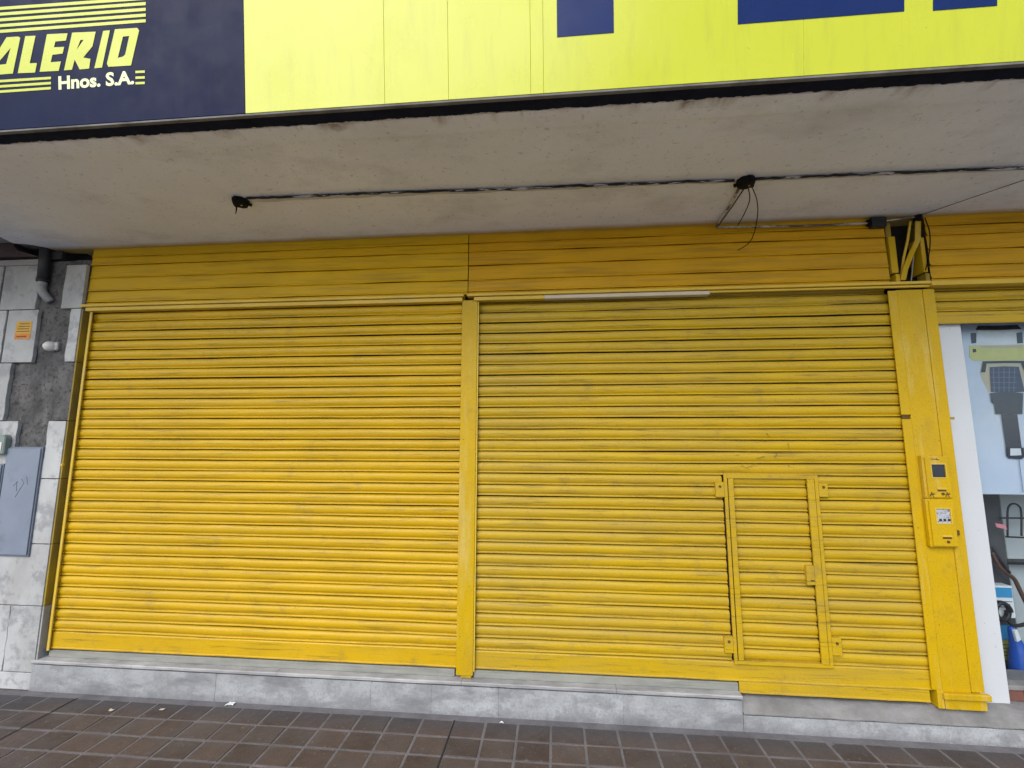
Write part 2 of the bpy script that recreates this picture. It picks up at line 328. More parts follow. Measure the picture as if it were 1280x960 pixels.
obj('mortar_strip', G().box(-6, 4.3, TY+.0, YPL+.004, -.006, -.0015), 'grout', pave)

# ---- building body behind everything
bld = thing('building', 'plain rendered masonry building behind the yellow shutters', 'building', (0, .3, 0))
obj('rear_wall', G().box(-9, 2.535, .16, .5, -.1, 6), 'darkin', bld)
obj('upper_wall', G().box(2.545, 9, .16, .5, 2.95, 6), 'render', bld)
obj('side_wall', G().box(4.3, 9, .0, .5, -.1, 2.94), 'render', bld)
obj('roof', G().box(-9, 9, .51, 8, 5.8, 6), 'slab', bld)
obj('back_wall', G().box(-9, 9, 7.8, 8, -.1, 5.79), 'render', bld)

# ---- canopy
can = thing('canopy', 'grey plastered concrete canopy overhanging the shutters and carrying the sign', 'canopy', (0, -.6, ZS))
hole = [PZ(u, v, ZS) for u, v in ((0, 296), (16, 304), (40, 306), (60, 310), (75, 316))]
sp = [(-9, -1.245, ZS), (9, -1.245, ZS), (9, .155, ZS), (-3.78, .155, ZS), (-3.78, .034, ZS)] + [tuple(p) for p in hole[::-1]] + [(-4.25, -.42, ZS), (-9, -.45, ZS)]
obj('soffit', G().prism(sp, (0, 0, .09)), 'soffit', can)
# front band a few millimetres lower, painted edge, then the metal angle of the sign
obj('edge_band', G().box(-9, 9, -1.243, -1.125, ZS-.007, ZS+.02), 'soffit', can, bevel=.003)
obj('painted_edge', G().box(-9, 9, -1.318, -1.2435, ZS-.0065, ZS+.25), 'navyband', can)
obj('slab', G().box(-9, 9, -1.31, .155, ZS+.0905, ZS+.32), 'slab', can)

# ---- shop sign: face leans a little towards the street
SO = Vector((0, -1.338, ZS)); TLT = math.radians(8.2)
SN = Vector((0, -math.cos(TLT), -math.sin(TLT))); SU = Vector((0, -math.sin(TLT), math.cos(TLT)))
def S(u, v): return PP(u, v, SO, SN)
def sx(x, s, off=0): return Vector((x, 0, 0))+SO+SU*s-Vector((0, 0, 0))+SN*off
sign = thing('shop_sign', 'long navy and lemon yellow shop sign with large navy letters on the canopy edge', 'sign', (0, -1.34, ZS))
def panel(name, x0, x1, s0, s1, m, off0=0, off1=.006, parent=sign, bevel=.001, label=None):
    return obj(name, G().prism([sx(x0, s0, off0-off1), sx(x1, s0, off0-off1), sx(x1, s1, off0-off1), sx(x0, s1, off0-off1)], SN*off1), m, parent, bevel, label=label)
SH = 1.5
xb = S(306, 100).x
obj('frame', G().prism([sx(-6, .01, -.03), sx(6, .01, -.03), sx(6, SH, -.03), sx(-6, SH, -.03)], SN*.02), 'blackm', sign)
obj('bottom_angle', G().box(-6, 6, -1.3375, -1.3185, ZS-.012, ZS-.002), 'zinc', sign, .001)
pb = panel('navy_panel', -6, xb-.001, 0, SH, 'signb', label='navy blue panel with the yellow company logo')
seams = [xb]+[S(u, 60).x for u in (480, 560, 663, 679, 1005)]+[2.9, 6]
for a, b in zip(seams[:-1], seams[1:]): panel('yellow_panel', a+.0003, b-.0003, 0, SH, 'signy')
def bar(us, vb, name, extra_rects):
    """big block letter from pixel edges: stem / foot plus strokes that go on above the frame"""
    g = G()
    for (ua, ub, s0, s1) in extra_rects:
        xa, xc_ = S(ua, 10).x, S(ub, 10).x
        g.prism([sx(xa, s0, .0003), sx(xc_, s0, .0003), sx(xc_, s1, .0003), sx(xa, s1, .0003)], SN*.0015)
    return obj(name, g, 'letter', sign)
def sval(u, v): return (S(u, v)-SO).dot(SU)
sF, sE, sR = sval(731, 44), sval(1026, 22.5), sval(1206, 10.5)
sb = (sF+sE+sR)/3; LT = sb+.95; stw = .29
bar(0, 0, 'letter', [(696, 767, sF, LT), (767.01, 885, LT-.2, LT), (767.01, 860, sb+.42, sb+.6)])
bar(0, 0, 'letter', [(922, 993, sE, LT), (993.01, 1130, sE, sE+.2), (993.01, 1120, sb+.4, sb+.58), (993.01, 1130, LT-.2, LT)])
bar(0, 0, 'letter', [(1166, 1246, sR, LT), (1246.01, 1340, LT-.2, LT), (1246.01, 1340, sb+.36, sb+.54), (1310, 1380, sR, sb+.36), (1340.01, 1400, sb+.4, LT-.05)])
# logo, traced on the sign face (coordinates of a 6.4x enlargement)
def LP(pts, off=.0004): return [S(x/6.4, y/6.4)+SN*off for x, y in pts]
def glyph(name, outer, hole, m='lettery', parent=pb):
    me = bpy.data.meshes.new(name); bm = bmesh.new()
    loops = [outer]+([hole] if hole else [])
    es = []
    pts = [LP(l) for l in loops]; c = sum(pts[0], Vector())/len(pts[0])
    for l in pts:
        vs = [bm.verts.new(p-c) for p in l]; es += [bm.edges.new((vs[k], vs[(k+1) % len(vs)])) for k in range(len(vs))]
    r = bmesh.ops.triangle_fill(bm, edges=es, use_beauty=True, use_dissolve=False)
    fs = [f for f in bm.faces]
    bmesh.ops.recalc_face_normals(bm, faces=fs)
    for f in fs:
        if f.normal.dot(SN) < 0: f.normal_flip()
    e = bmesh.ops.extrude_face_region(bm, geom=fs); bmesh.ops.translate(bm, verts=[v for v in e['geom'] if isinstance(v, bmesh.types.BMVert)], vec=SN*.0012)
    bmesh.ops.recalc_face_normals(bm, faces=bm.faces)
    bm.to_mesh(me); bm.free(); me.materials.append(M[m])
    o = bpy.data.objects.new(name, me); COL.objects.link(o); o.parent = parent; o.location = c-WORLD[parent]; WORLD[o] = c
    return o
glyph('letter', [(55, 300), (150, 294), (165, 304), (105, 590), (-110, 606), (-96, 545)], [(88, 385), (52, 514), (-30, 524)])
glyph('letter', [(205, 291), (287, 288), (240, 508), (298, 506), (283, 582), (145, 587)], None)
glyph('letter', [(378, 276), (543, 268), (530, 326), (446, 334), (434, 380), (516, 377), (503, 430), (422, 440), (408, 500), (490, 493), (472, 568), (320, 576)], None)
glyph('letter', [(580, 263), (768, 255), (742, 372), (668, 462), (726, 473), (715, 550), (640, 557), (600, 478), (578, 560), (515, 564)], [(646, 322), (672, 320), (614, 402)])
glyph('letter', [(828, 249), (882, 244), (818, 542), (757, 548)], None)
glyph('letter', [(922, 236), (1100, 225), (1115, 246), (1050, 525), (870, 536), (858, 510)], [(986, 294), (1036, 290), (1004, 438), (985, 455), (944, 466)])
for yl_, yr_ in ((58, -25), (104, 18), (150, 64), (196, 110), (242, 155)):
    glyph('stripe', [(-330, yl_+24), (1168, yr_), (1168, yr_+24), (-330, yl_+48)] if False else [(0-330, yl_+.071*330), (1168, yr_), (1168, yr_+25), (-330, yl_+24+.071*330)], None)
for yl_, yr_ in ((640, 615), (683, 656), (726, 696)):
    glyph('stripe', [(-330, yl_+22), (410, yr_), (410, yr_+20), (-330, yl_+42)], None)
for y_ in (565, 611, 655): glyph('stripe', [(1086, y_+3), (1160, y_), (1160, y_+19), (1086, y_+22)], None)
def text(body, p0, p1, h, m, parent, nrm, up, bold=.0):
    """built-in lettering laid on a face from p0 (baseline start) to p1 (baseline end)"""
    cu = bpy.data.curves.new('t', 'FONT'); cu.body = body; cu.size = 1; cu.offset = bold; cu.resolution_u = 3
    to = bpy.data.objects.new('t', cu); COL.objects.link(to); bpy.context.view_layer.update()
    me = bpy.data.meshes.new_from_object(to.evaluated_get(bpy.context.evaluated_depsgraph_get()))
    bpy.data.objects.remove(to)
    xs = [v.co.x for v in me.vertices]; ys = [v.co.y for v in me.vertices]; x0, x1 = min(xs), max(xs); yt = max(ys)
    r = (p1-p0)/(x1-x0)
    c = (p0+p1)/2
    for v in me.vertices: v.co = p0+r*(v.co.x-x0)+up*(v.co.y/yt*h)+nrm*.001-c
    me.materials.clear(); me.materials.append(M[m])
    o = bpy.data.objects.new('lettering', me); COL.objects.link(o); o.parent = parent; o.location = c-WORLD[parent]; WORLD[o] = c
    return o
hh = (S(480/6.4, 610/6.4)-S(480/6.4, 714/6.4)).dot(SU)
p0 = S(470/6.4, 714/6.4); p1 = S(1075/6.4, 674/6.4); p1 = p0+Vector((p1.x-p0.x, 0, 0))
text('Hnos. S.A.', p0, p1, hh, 'letterw', pb, SN, SU, .034)

# ================================================================== LEFT WALL
XW = -3.648                                    # right arris of the marble wall
wall = thing('wall', 'grey marble clad wall with a bare cement patch beside the left shutter', 'wall', (-4.4, 0, 0))
YW = -.036
g = G(); nx, nzz = 110, 230; rows = []
for k in range(nzz+1):
    z = 3.16*k/nzz; row = []
    for i in range(nx+1):
        x = -5.2+(XW+.004+5.2)*i/nx
        d = .012*nz(x*6, z*5, 3)+.009*nz(x*21, z*12, 8)+.007*nz(x*48, z*30, 1)
        row.append((x, YW-d if i < nx else YW, z))
    rows.append(row)
g.strip(rows); obj('cement_patch', g, 'cement', wall, smooth=True, label='rough dark bare cement where the marble has come off')
obj('core', G().box(-9, XW-.0005, -.012, .155, 0, 3.16), 'cement', wall)
obj('masonry_top', G().box(-9, XW+.03, .10, .15, 3.161, 3.34), 'darkin', wall)  # coloured near-black so the hole at the soffit corner looks shaded
obj('timber_board', G().prism([PY(u, v, -.03) for u, v in ((-60, 290), (12, 300), (22, 313), (50, 321), (-60, 321))], (0, .12, 0)), 'oldwall', wall)
def slab(x0, x1, z0, z1, m='marble', y=YPL, t=.028, jit=1):
    x0 += .002; x1 -= .002; z0 += .003; z1 -= .003; q = .0025*jit
    ed = x1 if x1 < XW-.02 else x0; nn = 9; jg = [random.uniform(-.005, .004) for _ in range(nn)]
    lf = [(x0+(jg[k] if ed == x0 else 0), y, z1+(z0-z1)*k/(nn-1)) for k in range(nn)]
    rg = [(x1+(jg[k] if ed == x1 else 0), y, z0+(z1-z0)*k/(nn-1)) for k in range(nn)]
    pts = (lf if ed == x0 else [lf[0], lf[-1]])+(rg if ed == x1 else [rg[0], rg[-1]])
    return obj('marble_slab', G().prism(pts, (0, t, 0)), m, wall, .002)
def wx(u, v): return PY(u, v, YPL).x
zr = [PY(30, v, YPL).z for v in (840, 757, 676, 599, 526, 453, 385, 329)]     # course lines from the ground up
zr = [.115, .558, .985, 1.452, 1.882, 2.332, 2.757, 3.125]
slab(-4.4, XW, .0, zr[0]); slab(-5.2, -4.4, 0, zr[0])
slab(-3.893, XW, zr[0], zr[1]); slab(-4.55, -3.893, zr[0], zr[1]); slab(-5.2, -4.55, zr[0], zr[1])
slab(-4.30, XW, zr[1], zr[2]); slab(-5.2, -4.30, zr[1], zr[2])
slab(wx(41, 640), XW, zr[2], zr[3]); slab(-4.6, -4.09, zr[2], zr[3]); slab(-5.2, -4.6, zr[2], zr[3])
slab(wx(56, 560), XW, zr[3], zr[4]); slab(-4.5, wx(21, 540), zr[3], zr[4]); slab(-5.2, -4.5, zr[3], zr[4])
slab(-4.8, wx(9, 490), zr[4], zr[5])
obj('mortar_bed', G().box(wx(68, 490), XW-.002, YPL+.008, YW+.01, zr[4]+.004, zr[5]-.004), 'cement', wall, .002)
slab(wx(84, 420), XW, zr[5], zr[6]); slab(wx(6, 420), wx(44, 420), zr[5], zr[6]); slab(-4.9, wx(4, 420), zr[5], zr[6])
slab(wx(80, 355), XW, zr[6], zr[7]-.01); slab(wx(3, 360), wx(48.5, 355), zr[6], zr[7]); slab(-4.95, wx(1, 360), zr[6], zr[7])
box('ledge', 'render', wall, -5.2, wx(49, 325), YPL+.01, YW+.03, zr[7]+.006, zr[7]+.055, .004)
# painted return between wall face and shutter guide
for k, (a, b) in enumerate(zip([.0]+zr[:-1], zr)):
    if b > 2.75: b = 2.74
    if b <= a: continue
    box('return_slab', 'marble' if k < 2 else 'ydirtshade', wall, XW-.0005, XW+.012, YPL+.006, .03, a+.002, b-.002, .001)
box('rail_stub', 'yt', wall, XW+.004, XW+.018, YPL-.004, YPL+.014, 1.545, 1.563, .001)

# sticker
st = thing('sticker', 'small orange and yellow notice sticker on a marble slab', 'sticker', PY(29, 424, YPL-.001))
a, b = PY(21, 402, YPL), PY(38, 424, YPL)
x0, x1, z0, z1 = wx(19.5, 413), wx(39, 413), b.z, a.z
box('backing', 'stky', st, x0, x1, YPL-.0018, YPL-.0004, z0, z1, 0)
box('band', 'orange', st, x0+.002, x1-.002, YPL-.0026, YPL-.0019, z0+.003, z0+.3*(z1-z0), 0)
for k in range(4):
    zz = z0+(.42+.14*k)*(z1-z0); box('print_line', 'stkd', st, x0+.012+.006*k, x1-.012-.008*(k % 2), YPL-.0024, YPL-.0019, zz, zz+.006, 0)
zz = z0+.12*(z1-z0); box('print_line', 'stkd', st, x0+.02, x1-.03, YPL-.0032, YPL-.0027, zz, zz+.009, 0)

# white fitting on the cement
c = PY(66, 433, -.06); ft = thing('pipe_cap', 'small rounded white cap fixed on the bare cement', 'fitting', (c.x, YW, c.z))
g = G(); prof = [(0, .036), (.03, .038), (.05, .036), (.068, .028), (.08, .014), (.083, .002)]
g.tube([(c.x-.01-.25*d, YW-.002-d*.8, c.z) for d, r in prof], [r for d, r in prof], 14); obj('cap', g, 'whitep', ft, smooth=True)
box('collar', 'alu', ft, c.x+.004, c.x+.046, YW-.03, YW+.01, c.z-.032, c.z+.034, .006)

# downpipe
dp = thing('downpipe', 'dark rain downpipe ending in a short grey elbow against the bare cement', 'pipe', PY(57, 372, -.07))
pA, pB = PY(57, 312, -.075), PY(54, 351, -.075)
obj('pipe', G().tube([(pA.x, -.078, 3.33), (pB.x, -.078, pB.z)], .036, 16), 'pipe', dp, smooth=True)
obj('socket', G().tube([(pB.x, -.078, pB.z+.012), (pB.x, -.078, pB.z-.012)], .040, 16), 'pipe', dp, smooth=True)
pC = PY(53, 362, -.075); pD = PY(63, 377, -.05)
obj('elbow', G().tube(curve([(pB.x, -.078, pB.z-.005), (pC.x, -.078, pC.z), (pC.x+.02, -.072, pC.z-.04), (pD.x, -.045, pD.z)], 5), .029, 14), 'pipeg', dp, smooth=True)
box('bracket', 'pipe', dp, pA.x-.01, pA.x+.13, -.06, -.02, 3.17, 3.235, .004)

# metal cabinet
cb = thing('electrical_cabinet', 'blue grey metal service cabinet door set into the marble wall', 'cabinet', (-3.94, YPL, .9))
x0, x1, z0, z1 = -4.083, -3.802, .905, 1.678
box('frame', 'cabl', cb, x0-.012, x1+.006, YPL-.012, YPL+.03, z0-.008, z1+.008, .002)
dr = box('door', 'cab', cb, x0, x1-.004, YPL-.020, YPL-.0125, z0+.004, z1-.004, .002)
box('lock', 'black', cb, x0+.012, x0+.028, YPL-.026, YPL-.0195, 1.13, 1.146, .003)
for k, (xa, za, xb_, zb) in enumerate(((-3.99, 1.40, -3.955, 1.43), (-3.965, 1.43, -3.955, 1.36), (-3.93, 1.45, -3.90, 1.42), (-3.905, 1.42, -3.96, 1.32), (-3.89, 1.47, -3.87, 1.41))):
    obj('scratch', G().tube([(xa, YPL-.0203, za), (xb_, YPL-.0203, zb)], .0018, 5), 'scribble', cb)
c2 = thing('meter_cabinet', 'blue grey metal cabinet door left of the taller cabinet', 'cabinet', (-4.3, YPL, 1.2))
box('frame', 'cabl', c2, -4.42, -4.105, YPL-.010, YPL+.03, 1.10, 1.56, .002)
box('door', 'cab', c2, -4.41, -4.115, YPL-.018, YPL-.0105, 1.11, 1.55, .002)
s2 = thing('intercom', 'small grey green box with rounded top on marble above the cabinets', 'box', (-4.2, YPL, 1.6))
p = PY(3, 556, YPL-.03)
obj('housing', G().prism([(p.x-.09, YPL, p.z-.07), (p.x+.035, YPL, p.z-.07), (p.x+.035, YPL, p.z+.05), (p.x+.015, YPL, p.z+.075), (p.x-.09, YPL, p.z+.075)], (0, -.045, 0)), 'greenish', s2, .006)
box('cover', 'whitep', s2, p.x-.07, p.x+.018, YPL-.050, YPL-.0452, p.z-.05, p.z+.02, .003)

# ================================================================== PLINTH AND STEP
XS = 1.132
pl = thing('plinth', 'pale stone plinth with worn coping under the two shutters', 'plinth', (-1.2, YPL, 0))
js = [-3.665]+[PY(u, 870, YPL).x for u in (272, 400, 528, 607, 760)]+[XS]
js = [-3.665, -2.28, -1.20, -.795, -.36, .42, XS]
for a, b in zip(js[:-1], js[1:]):
    box('face_slab', 'plinth', pl, a-.0002, b+.0002, YPL+random.uniform(-.001, .001), YPL+.05, -.02, .170, .002)
box('core', 'joint', pl, -3.66, XS-.003, YPL+.012, .12, -.02, .179, 0)
cj = [-3.668, -2.9, -1.85, -.60, .38, XS+.001]
for a, b in zip(cj[:-1], cj[1:]):
    g = G(); r = []
    nn = 14
    for (yy, zz) in ((.02, .1795), (YPL-.006, .1795), (YPL-.010, .184), (YPL-.010, .196), (YPL-.005, .2015), (.02, .2035)):
        r.append([(a+.001+(b-a-.002)*k/nn, yy+(.004*nz(a*3+k*.7, zz*20) if yy < 0 else 0), zz+(.002*nz(a+k*.9, 5) if zz > .19 else 0)) for k in range(nn+1)])
    g.strip(r); g.f += [tuple(len(r[0])*q for q in range(6)), tuple(len(r[0])*q+nn for q in range(5, -1, -1))]
    obj('coping', g, 'coping', pl)
for a, b in ((-3.60, -.655), (-.53, XS)):
    box('threshold', 'thresh', pl, a, b, -.018, .10, .203, .2485, .003)
stp = thing('step', 'low worn stone doorstep with sloping top under the wicket door', 'step', (2.4, YPL, 0))
js = [XS+.002, 1.62, 2.28, 2.92, 3.6, 4.3]
for a, b in zip(js[:-1], js[1:]):
    box('face_slab', 'plinth', stp, a-.0002, b+.0002, YPL+random.uniform(-.001, .001), YPL+.05, -.02, .090, .002)
box('core', 'joint', stp, XS+.002, 4.3, YPL+.010, .15, -.02, .0965, 0)
g = G(); rows = []
for yy, zz in ((-.069, .097), (-.071, .103), (-.065, .1085), (-.03, .14), (0, .163), (.05, .168), (.158, .168)):
    rows.append([(XS+.002+(4.298-XS)*k/60, yy+(.004*nz(k*.5, 2) if yy < -.06 else 0), zz+.003*nz(k*.6, yy*20)+.0) for k in range(61)])
g.strip(rows); obj('worn_top', g, 'ramp', stp, smooth=True)
def groundz(x): return .165

# ================================================================== ROLLER SHUTTERS
z_lo = PY(570, 810, 0).z; z_hi = PY(570, 391.5, 0).z; P = (z_hi-z_lo)/30
PROF = [(1.12, .022), (1.0, .018), (.975, .012), (.94, .002), (.87, -.0055), (.77, -.0095), (.64, -.0115), (.50, -.011), (.36, -.0085), (.26, -.0045), (.205, .0), (.18, .002), (.165, -.002), (.150, -.0065), (.045, -.0075), (.030, -.0045), (.030, .022)]
def slat_geo(x0, x1, z0, seed, n=52, amp=1., back=0):
    g = G(); rows = []; rr = random.Random(seed); dents = [(rr.uniform(-3.6, 2.3), rr.uniform(.03, .12), rr.uniform(-.0025, .005)) for _ in range(6)]
    n = max(4, int(n*(x1-x0)/2.9))
    for f, dy in PROF:
        row = []
        for k in range(n+1):
            x = x0+(x1-x0)*k/n
            oy = amp*(.0030*nz(x*.9, seed*7.3)+.0016*nz(x*3.1, seed*3.7)); oz = amp*(.0042*nz(x*.7, seed*5.1, 9)+.0016*nz(x*2.6, seed*1.9, 4))
            bulge = 1+.22*nz(x*1.6, seed*2.7, 2)
            dn = sum(d*math.exp(-((x-c0)/w0)**2) for c0, w0, d in dents)
            row.append((x, dy*bulge+oy+back+(dn if .1 < f < .9 else 0), z0+f*P+oz+.25*dn))
        rows.append(row)
    g.strip(rows); g.dark = [i for i in range(len(g.f)) if i//n < 2 or i//n >= len(PROF)-2]
    return g
def bar_geo(x0, x1, z0, z1, y=-.012, t=.016):
    g = G(); rows = []; n = 24
    for (yy, zz) in ((.004, z1+.004), (y+.003, z1), (y, z1-.006), (y, z0+.010), (y-.004, z0+.006), (y-.004, z0), (.006, z0)):
        rows.append([(x0+(x1-x0)*k/n, yy+.0012*nz(k*.5, zz*3), zz+.0012*nz(k*.4, 7)) for k in range(n+1)])
    return g.strip(rows)
def zline(k): return z_lo+k*P
# left shutter
s1 = thing('roller_shutter', 'wide bright yellow closed roller shutter next to the marble wall', 'roller shutter', (-2.1, 0, .26), 'yellow roller shutters')
for k in range(31): obj('slat', slat_geo(XA-.016, XB+.03, zline(k), k+1, back=(.012 if k == 30 else 0)), 'yl', s1, smooth=True, fix=False)
obj('slat', slat_geo(XA-.012, XB+.012, zline(31), 77, back=.02), 'yl', s1, smooth=True, fix=False)
obj('bottom_bar', bar_geo(XA-.012, XB+.012, .2594, z_lo-.003), 'yl', s1)
box('guide_rail', 'yt', s1, XA-.020, XA-.001, -.032, -.0225, .249, 2.735, .0015)
box('guide_back', 'ydirtshade', s1, XW+.0125, XA-.0205, -.012, .02, .249, 2.735, .0015)
# right shutter with the wicket door
s2_ = thing('roller_shutter', 'dusty yellow closed roller shutter with a small wicket door in it', 'roller shutter', (.9, 0, .26), 'yellow roller shutters')
WX0, WX1, WZ0, WZ1 = 1.112, 1.697, .362, 1.530
XL0, XL1 = WX0-.005, WX1+.005
for k in range(32):
    z0 = zline(k)-.003; zc = z0+.5*P
    if WZ0-.01 < zc < WZ1-.02:
        obj('slat', slat_geo(XC-.03, XL0, z0, k+101), 'yr', s2_, smooth=True, fix=False); obj('slat', slat_geo(XL1, XD+.03, z0, k+101), 'yr', s2_, smooth=True, fix=False)
    else: obj('slat', slat_geo(XC-.03, XD+.03, z0, k+101, back=(0 if k < 30 else .028 if k == 30 else .05)), 'yr', s2_, smooth=True, fix=False)
obj('bottom_bar', bar_geo(XC-.012, XD+.012, .2594, z_lo-.006), 'yr', s2_)
obj('lower_bar', bar_geo(XS+.006, XD-.002, .190, .2545, -.010), 'yr', s2_)
wd = obj('wicket_door', G().box(WX0-.02, WX1+.02, .023, .03, WZ0, WZ1-.02), 'seam', s2_, label='small framed wicket door cut in the shutter')
for k in range(32):
    z0 = zline(k)-.003; zc = z0+.5*P
    if WZ0-.01 < zc < WZ1-.04: obj('slat', slat_geo(WX0+.066, WX1-.067, z0, k+201), 'yr', wd, smooth=True, fix=False)
def bx(name, x0, x1, y0, y1, z0, z1, parent=wd, m='yr', bev=.0015): return box(name, m, parent, x0, x1, y0, y1, z0, z1, bev)
bx('stile', WX0, WX0+.020, -.034, -.021, WZ0, WZ1); bx('stile', WX0+.027, WX0+.060, -.030, -.021, WZ0+.022, WZ1-.035)
bx('stile', WX1-.022, WX1, -.028, -.021, WZ0, WZ1); bx('stile', WX1-.070, WX1-.028, -.036, -.021, WZ0+.022, WZ1-.035)
bx('rail', WX0+.0205, WX1-.0225, -.030, .010, WZ1-.034, WZ1); bx('rail', WX0+.0205, WX1-.0225, -.030, .010, WZ0, WZ0+.021)
for (xa, xb_, za, zb) in ((1.058, WX0-.0005, 1.375, 1.472), (1.060, WX0-.0005, .425, .522), (WX1+.0005, 1.752, 1.385, 1.468), (WX1+.0005, 1.752, .437, .538)):
    h = bx('hinge_plate', xa, xb_, -.030, -.004, za, zb)
    xm = (xa+xb_)/2; obj('bolt', G().tube([(xm, -.0295, (za+zb)/2+.02), (xm, -.036, (za+zb)/2+.02)], .008, 8), 'ink', h)
lp = bx('latch_plate', WX1-.118, WX1-.0705, -.034, -.004, .845, .962)
bx('keyhole', WX1-.098, WX1-.074, -.0352, -.0338, .868, .875, lp, 'black', 0)
for (u0, v0, u1, v1) in ((958, 541, 962, 546), (985, 553, 987, 561), (972, 566, 968, 572), (946, 573, 956, 570), (931, 585, 945, 580), (920, 569, 924, 568), (926, 580, 930, 583), (985, 580, 987, 583)):
    obj('scratch', G().tube([PY(u0, v0, -.0185), PY(u1, v1, -.0185)], .0017, 5), 'ydirtshade', s2_)
for z_ in (1.40, 1.33): obj('hinge_pin', G().tube([(WX0+.023, -.018, z_-.03), (WX0+.023, -.018, z_)], .004, 6), 'ink', wd)

# middle post
po = thing('shutter_post', 'slim yellow steel post between the two roller shutters', 'post', ((XB+XC)/2, 0, .2))
box('core', 'darkin', po, XB+.03, XC-.03, .025, .06, .2035, 2.748, 0)
box('post_face', 'yp', po, XB+.0005, XC-.010, -.036, -.0225, .222, 2.748, .003)
box('side_flange', 'yt', po, XC-.0095, XC-.0005, -.032, -.0225, .245, 2.735, .0015)
box('rust_foot', 'ydirtshade', po, XB+.03, XC-.02, -.034, .05, .2035, .2215, .003)

# end pillar with meter boxes
pi = thing('pillar', 'yellow sheet clad pillar with guide rails at the end of the dusty shutter', 'pillar', (2.385, 0, .165))
zb_ = .168
box('panel', 'yp', pi, 2.2975, 2.4565, -.026, .10, zb_, 2.742, .002)
box('backing', 'darkin', pi, XD+.04, XE-.004, .0, .13, zb_, 2.742, 0)
zg = PY(1130, 522, -.03).z
box('guide_rail', 'yp', pi, XD+.0005, 2.295, -.032, -.0225, zg+.018, 2.736, .002)
box('guide_rail', 'yp', pi, XD+.0005, 2.295, -.032, -.0225, zb_+.1005, zg-.010, .002)
box('rail_bracket', 'ink', pi, XD+.006, 2.288, -.026, -.018, zg-.0095, zg+.0175, .001)
box('guide_rail', 'yp', pi, 2.458, XE-.0005, -.029, .10, zb_+.0945, 2.742, .002)
tb = PY(1187, 523, -.02); box('tab', 'ydirtshade', pi, XE-.01, XE+.034, -.018, -.010, tb.z-.007, tb.z+.009, .001)
box('base_block', 'yp', pi, XD+.022, 2.297, -.036, .05, zb_, zb_+.10, .003)
box('base_block', 'yp', pi, 2.2985, XE-.004, -.040, -.0265, zb_, zb_+.058, .003)
box('base_band', 'yp', pi, XD+.045, XE+.012, -.058, -.0275, zb_+.060, zb_+.094, .004)
def meter(x0, x1, z0, z1, label, pane, marks):
    mb = thing('meter_box', label, 'meter box', ((x0+x1)/2, -.03, z0), 'meter boxes on the pillar')
    wd_, ht = x1-x0, z1-z0
    box('housing', 'yp', mb, x0, x1, -.058, -.0265, z0, z1, .003)
    # door: frame of four strips round the pane
    wx0, wx1, wz0, wz1 = x0+.29*wd_, x0+.80*wd_, z0+.50*ht, z0+.80*ht
    y0, y1 = -.066, -.0585
    dx0, dx1, dz0, dz1 = x0+.012, x1-.008, z0+.010, z1-.010
    for a in ((dx0, wx0, dz0, dz1), (wx1, dx1, dz0, dz1), (wx0, wx1, dz0, wz0), (wx0, wx1, wz1, dz1)):
        box('door_strip', 'yp', mb, a[0]+.0001, a[1]-.0001, y0, y1, a[2], a[3], 0)
    for a in ((wx0-.006, wx0, wz0-.006, wz1+.006), (wx1, wx1+.006, wz0-.006, wz1+.006), (wx0, wx1, wz0-.006, wz0), (wx0, wx1, wz1, wz1+.006)):
        box('pane_trim', 'yt', mb, a[0]+.0001, a[1]-.0001, y0-.003, y0-.0002, a[2], a[3], 0)
    pn = box('pane', pane, mb, wx0, wx1, -.062, -.0586, wz0, wz1, 0)
    sz = z0+.24*ht; box('slot_lip', 'yt', mb, x0+.40*wd_, x0+.76*wd_, y0-.006, y0-.0002, sz-.006, sz+.004, .001)
    box('slot', 'ink', mb, x0+.42*wd_, x0+.74*wd_, y0-.001, y0-.0002, sz-.018, sz-.0065, 0)
    obj('lock', G().tube([(x0+.60*wd_, y0-.0002, z0+.12*ht), (x0+.60*wd_, y0-.006, z0+.12*ht)], .008, 10), 'ink', mb)
    for (a, b, c_, d_) in marks:
        obj('pen_mark', G().tube([(x0+a*wd_, y0-.0005, z0+b*ht), (x0+c_*wd_, y0-.0005, z0+d_*ht)], .0022, 5), 'ink', mb)
    return mb, pn, (wx0, wx1, wz0, wz1)
m1 = PY(1148, 570, -.06); m2 = PY(1184, 627, -.06)
star = lambda cx, cz: [(cx-.10, cz, cx+.10, cz+.01), (cx-.02, cz+.06, cx-.06, cz-.05), (cx-.02, cz+.06, cx+.05, cz-.06), (cx-.1, cz-.04, cx+.08, cz+.04)]
meter(2.308, 2.462, 1.385, 1.648, 'upper yellow meter box with dark pane and star shaped pen marks', 'glassd', star(.2, .10)+star(.78, .10)+[(.3, .93, .45, .92), (.45, .92, .6, .91), (.5, .95, .55, .9)])
mb2, pn, q = meter(2.303, 2.462, 1.095, 1.383, 'lower yellow meter box with pale dial behind its pane', 'meter', [])
for k in range(3):
    xx = q[0]+(.2+.3*k)*(q[1]-q[0]); box('dial_mark', 'black', pn, xx, xx+.014, -.0635, -.0622, q[2]+.012, q[2]+.026, 0)
box('side_latch', 'ink', mb2, 2.468, 2.488, -.045, -.0345, 1.165, 1.195, .002)

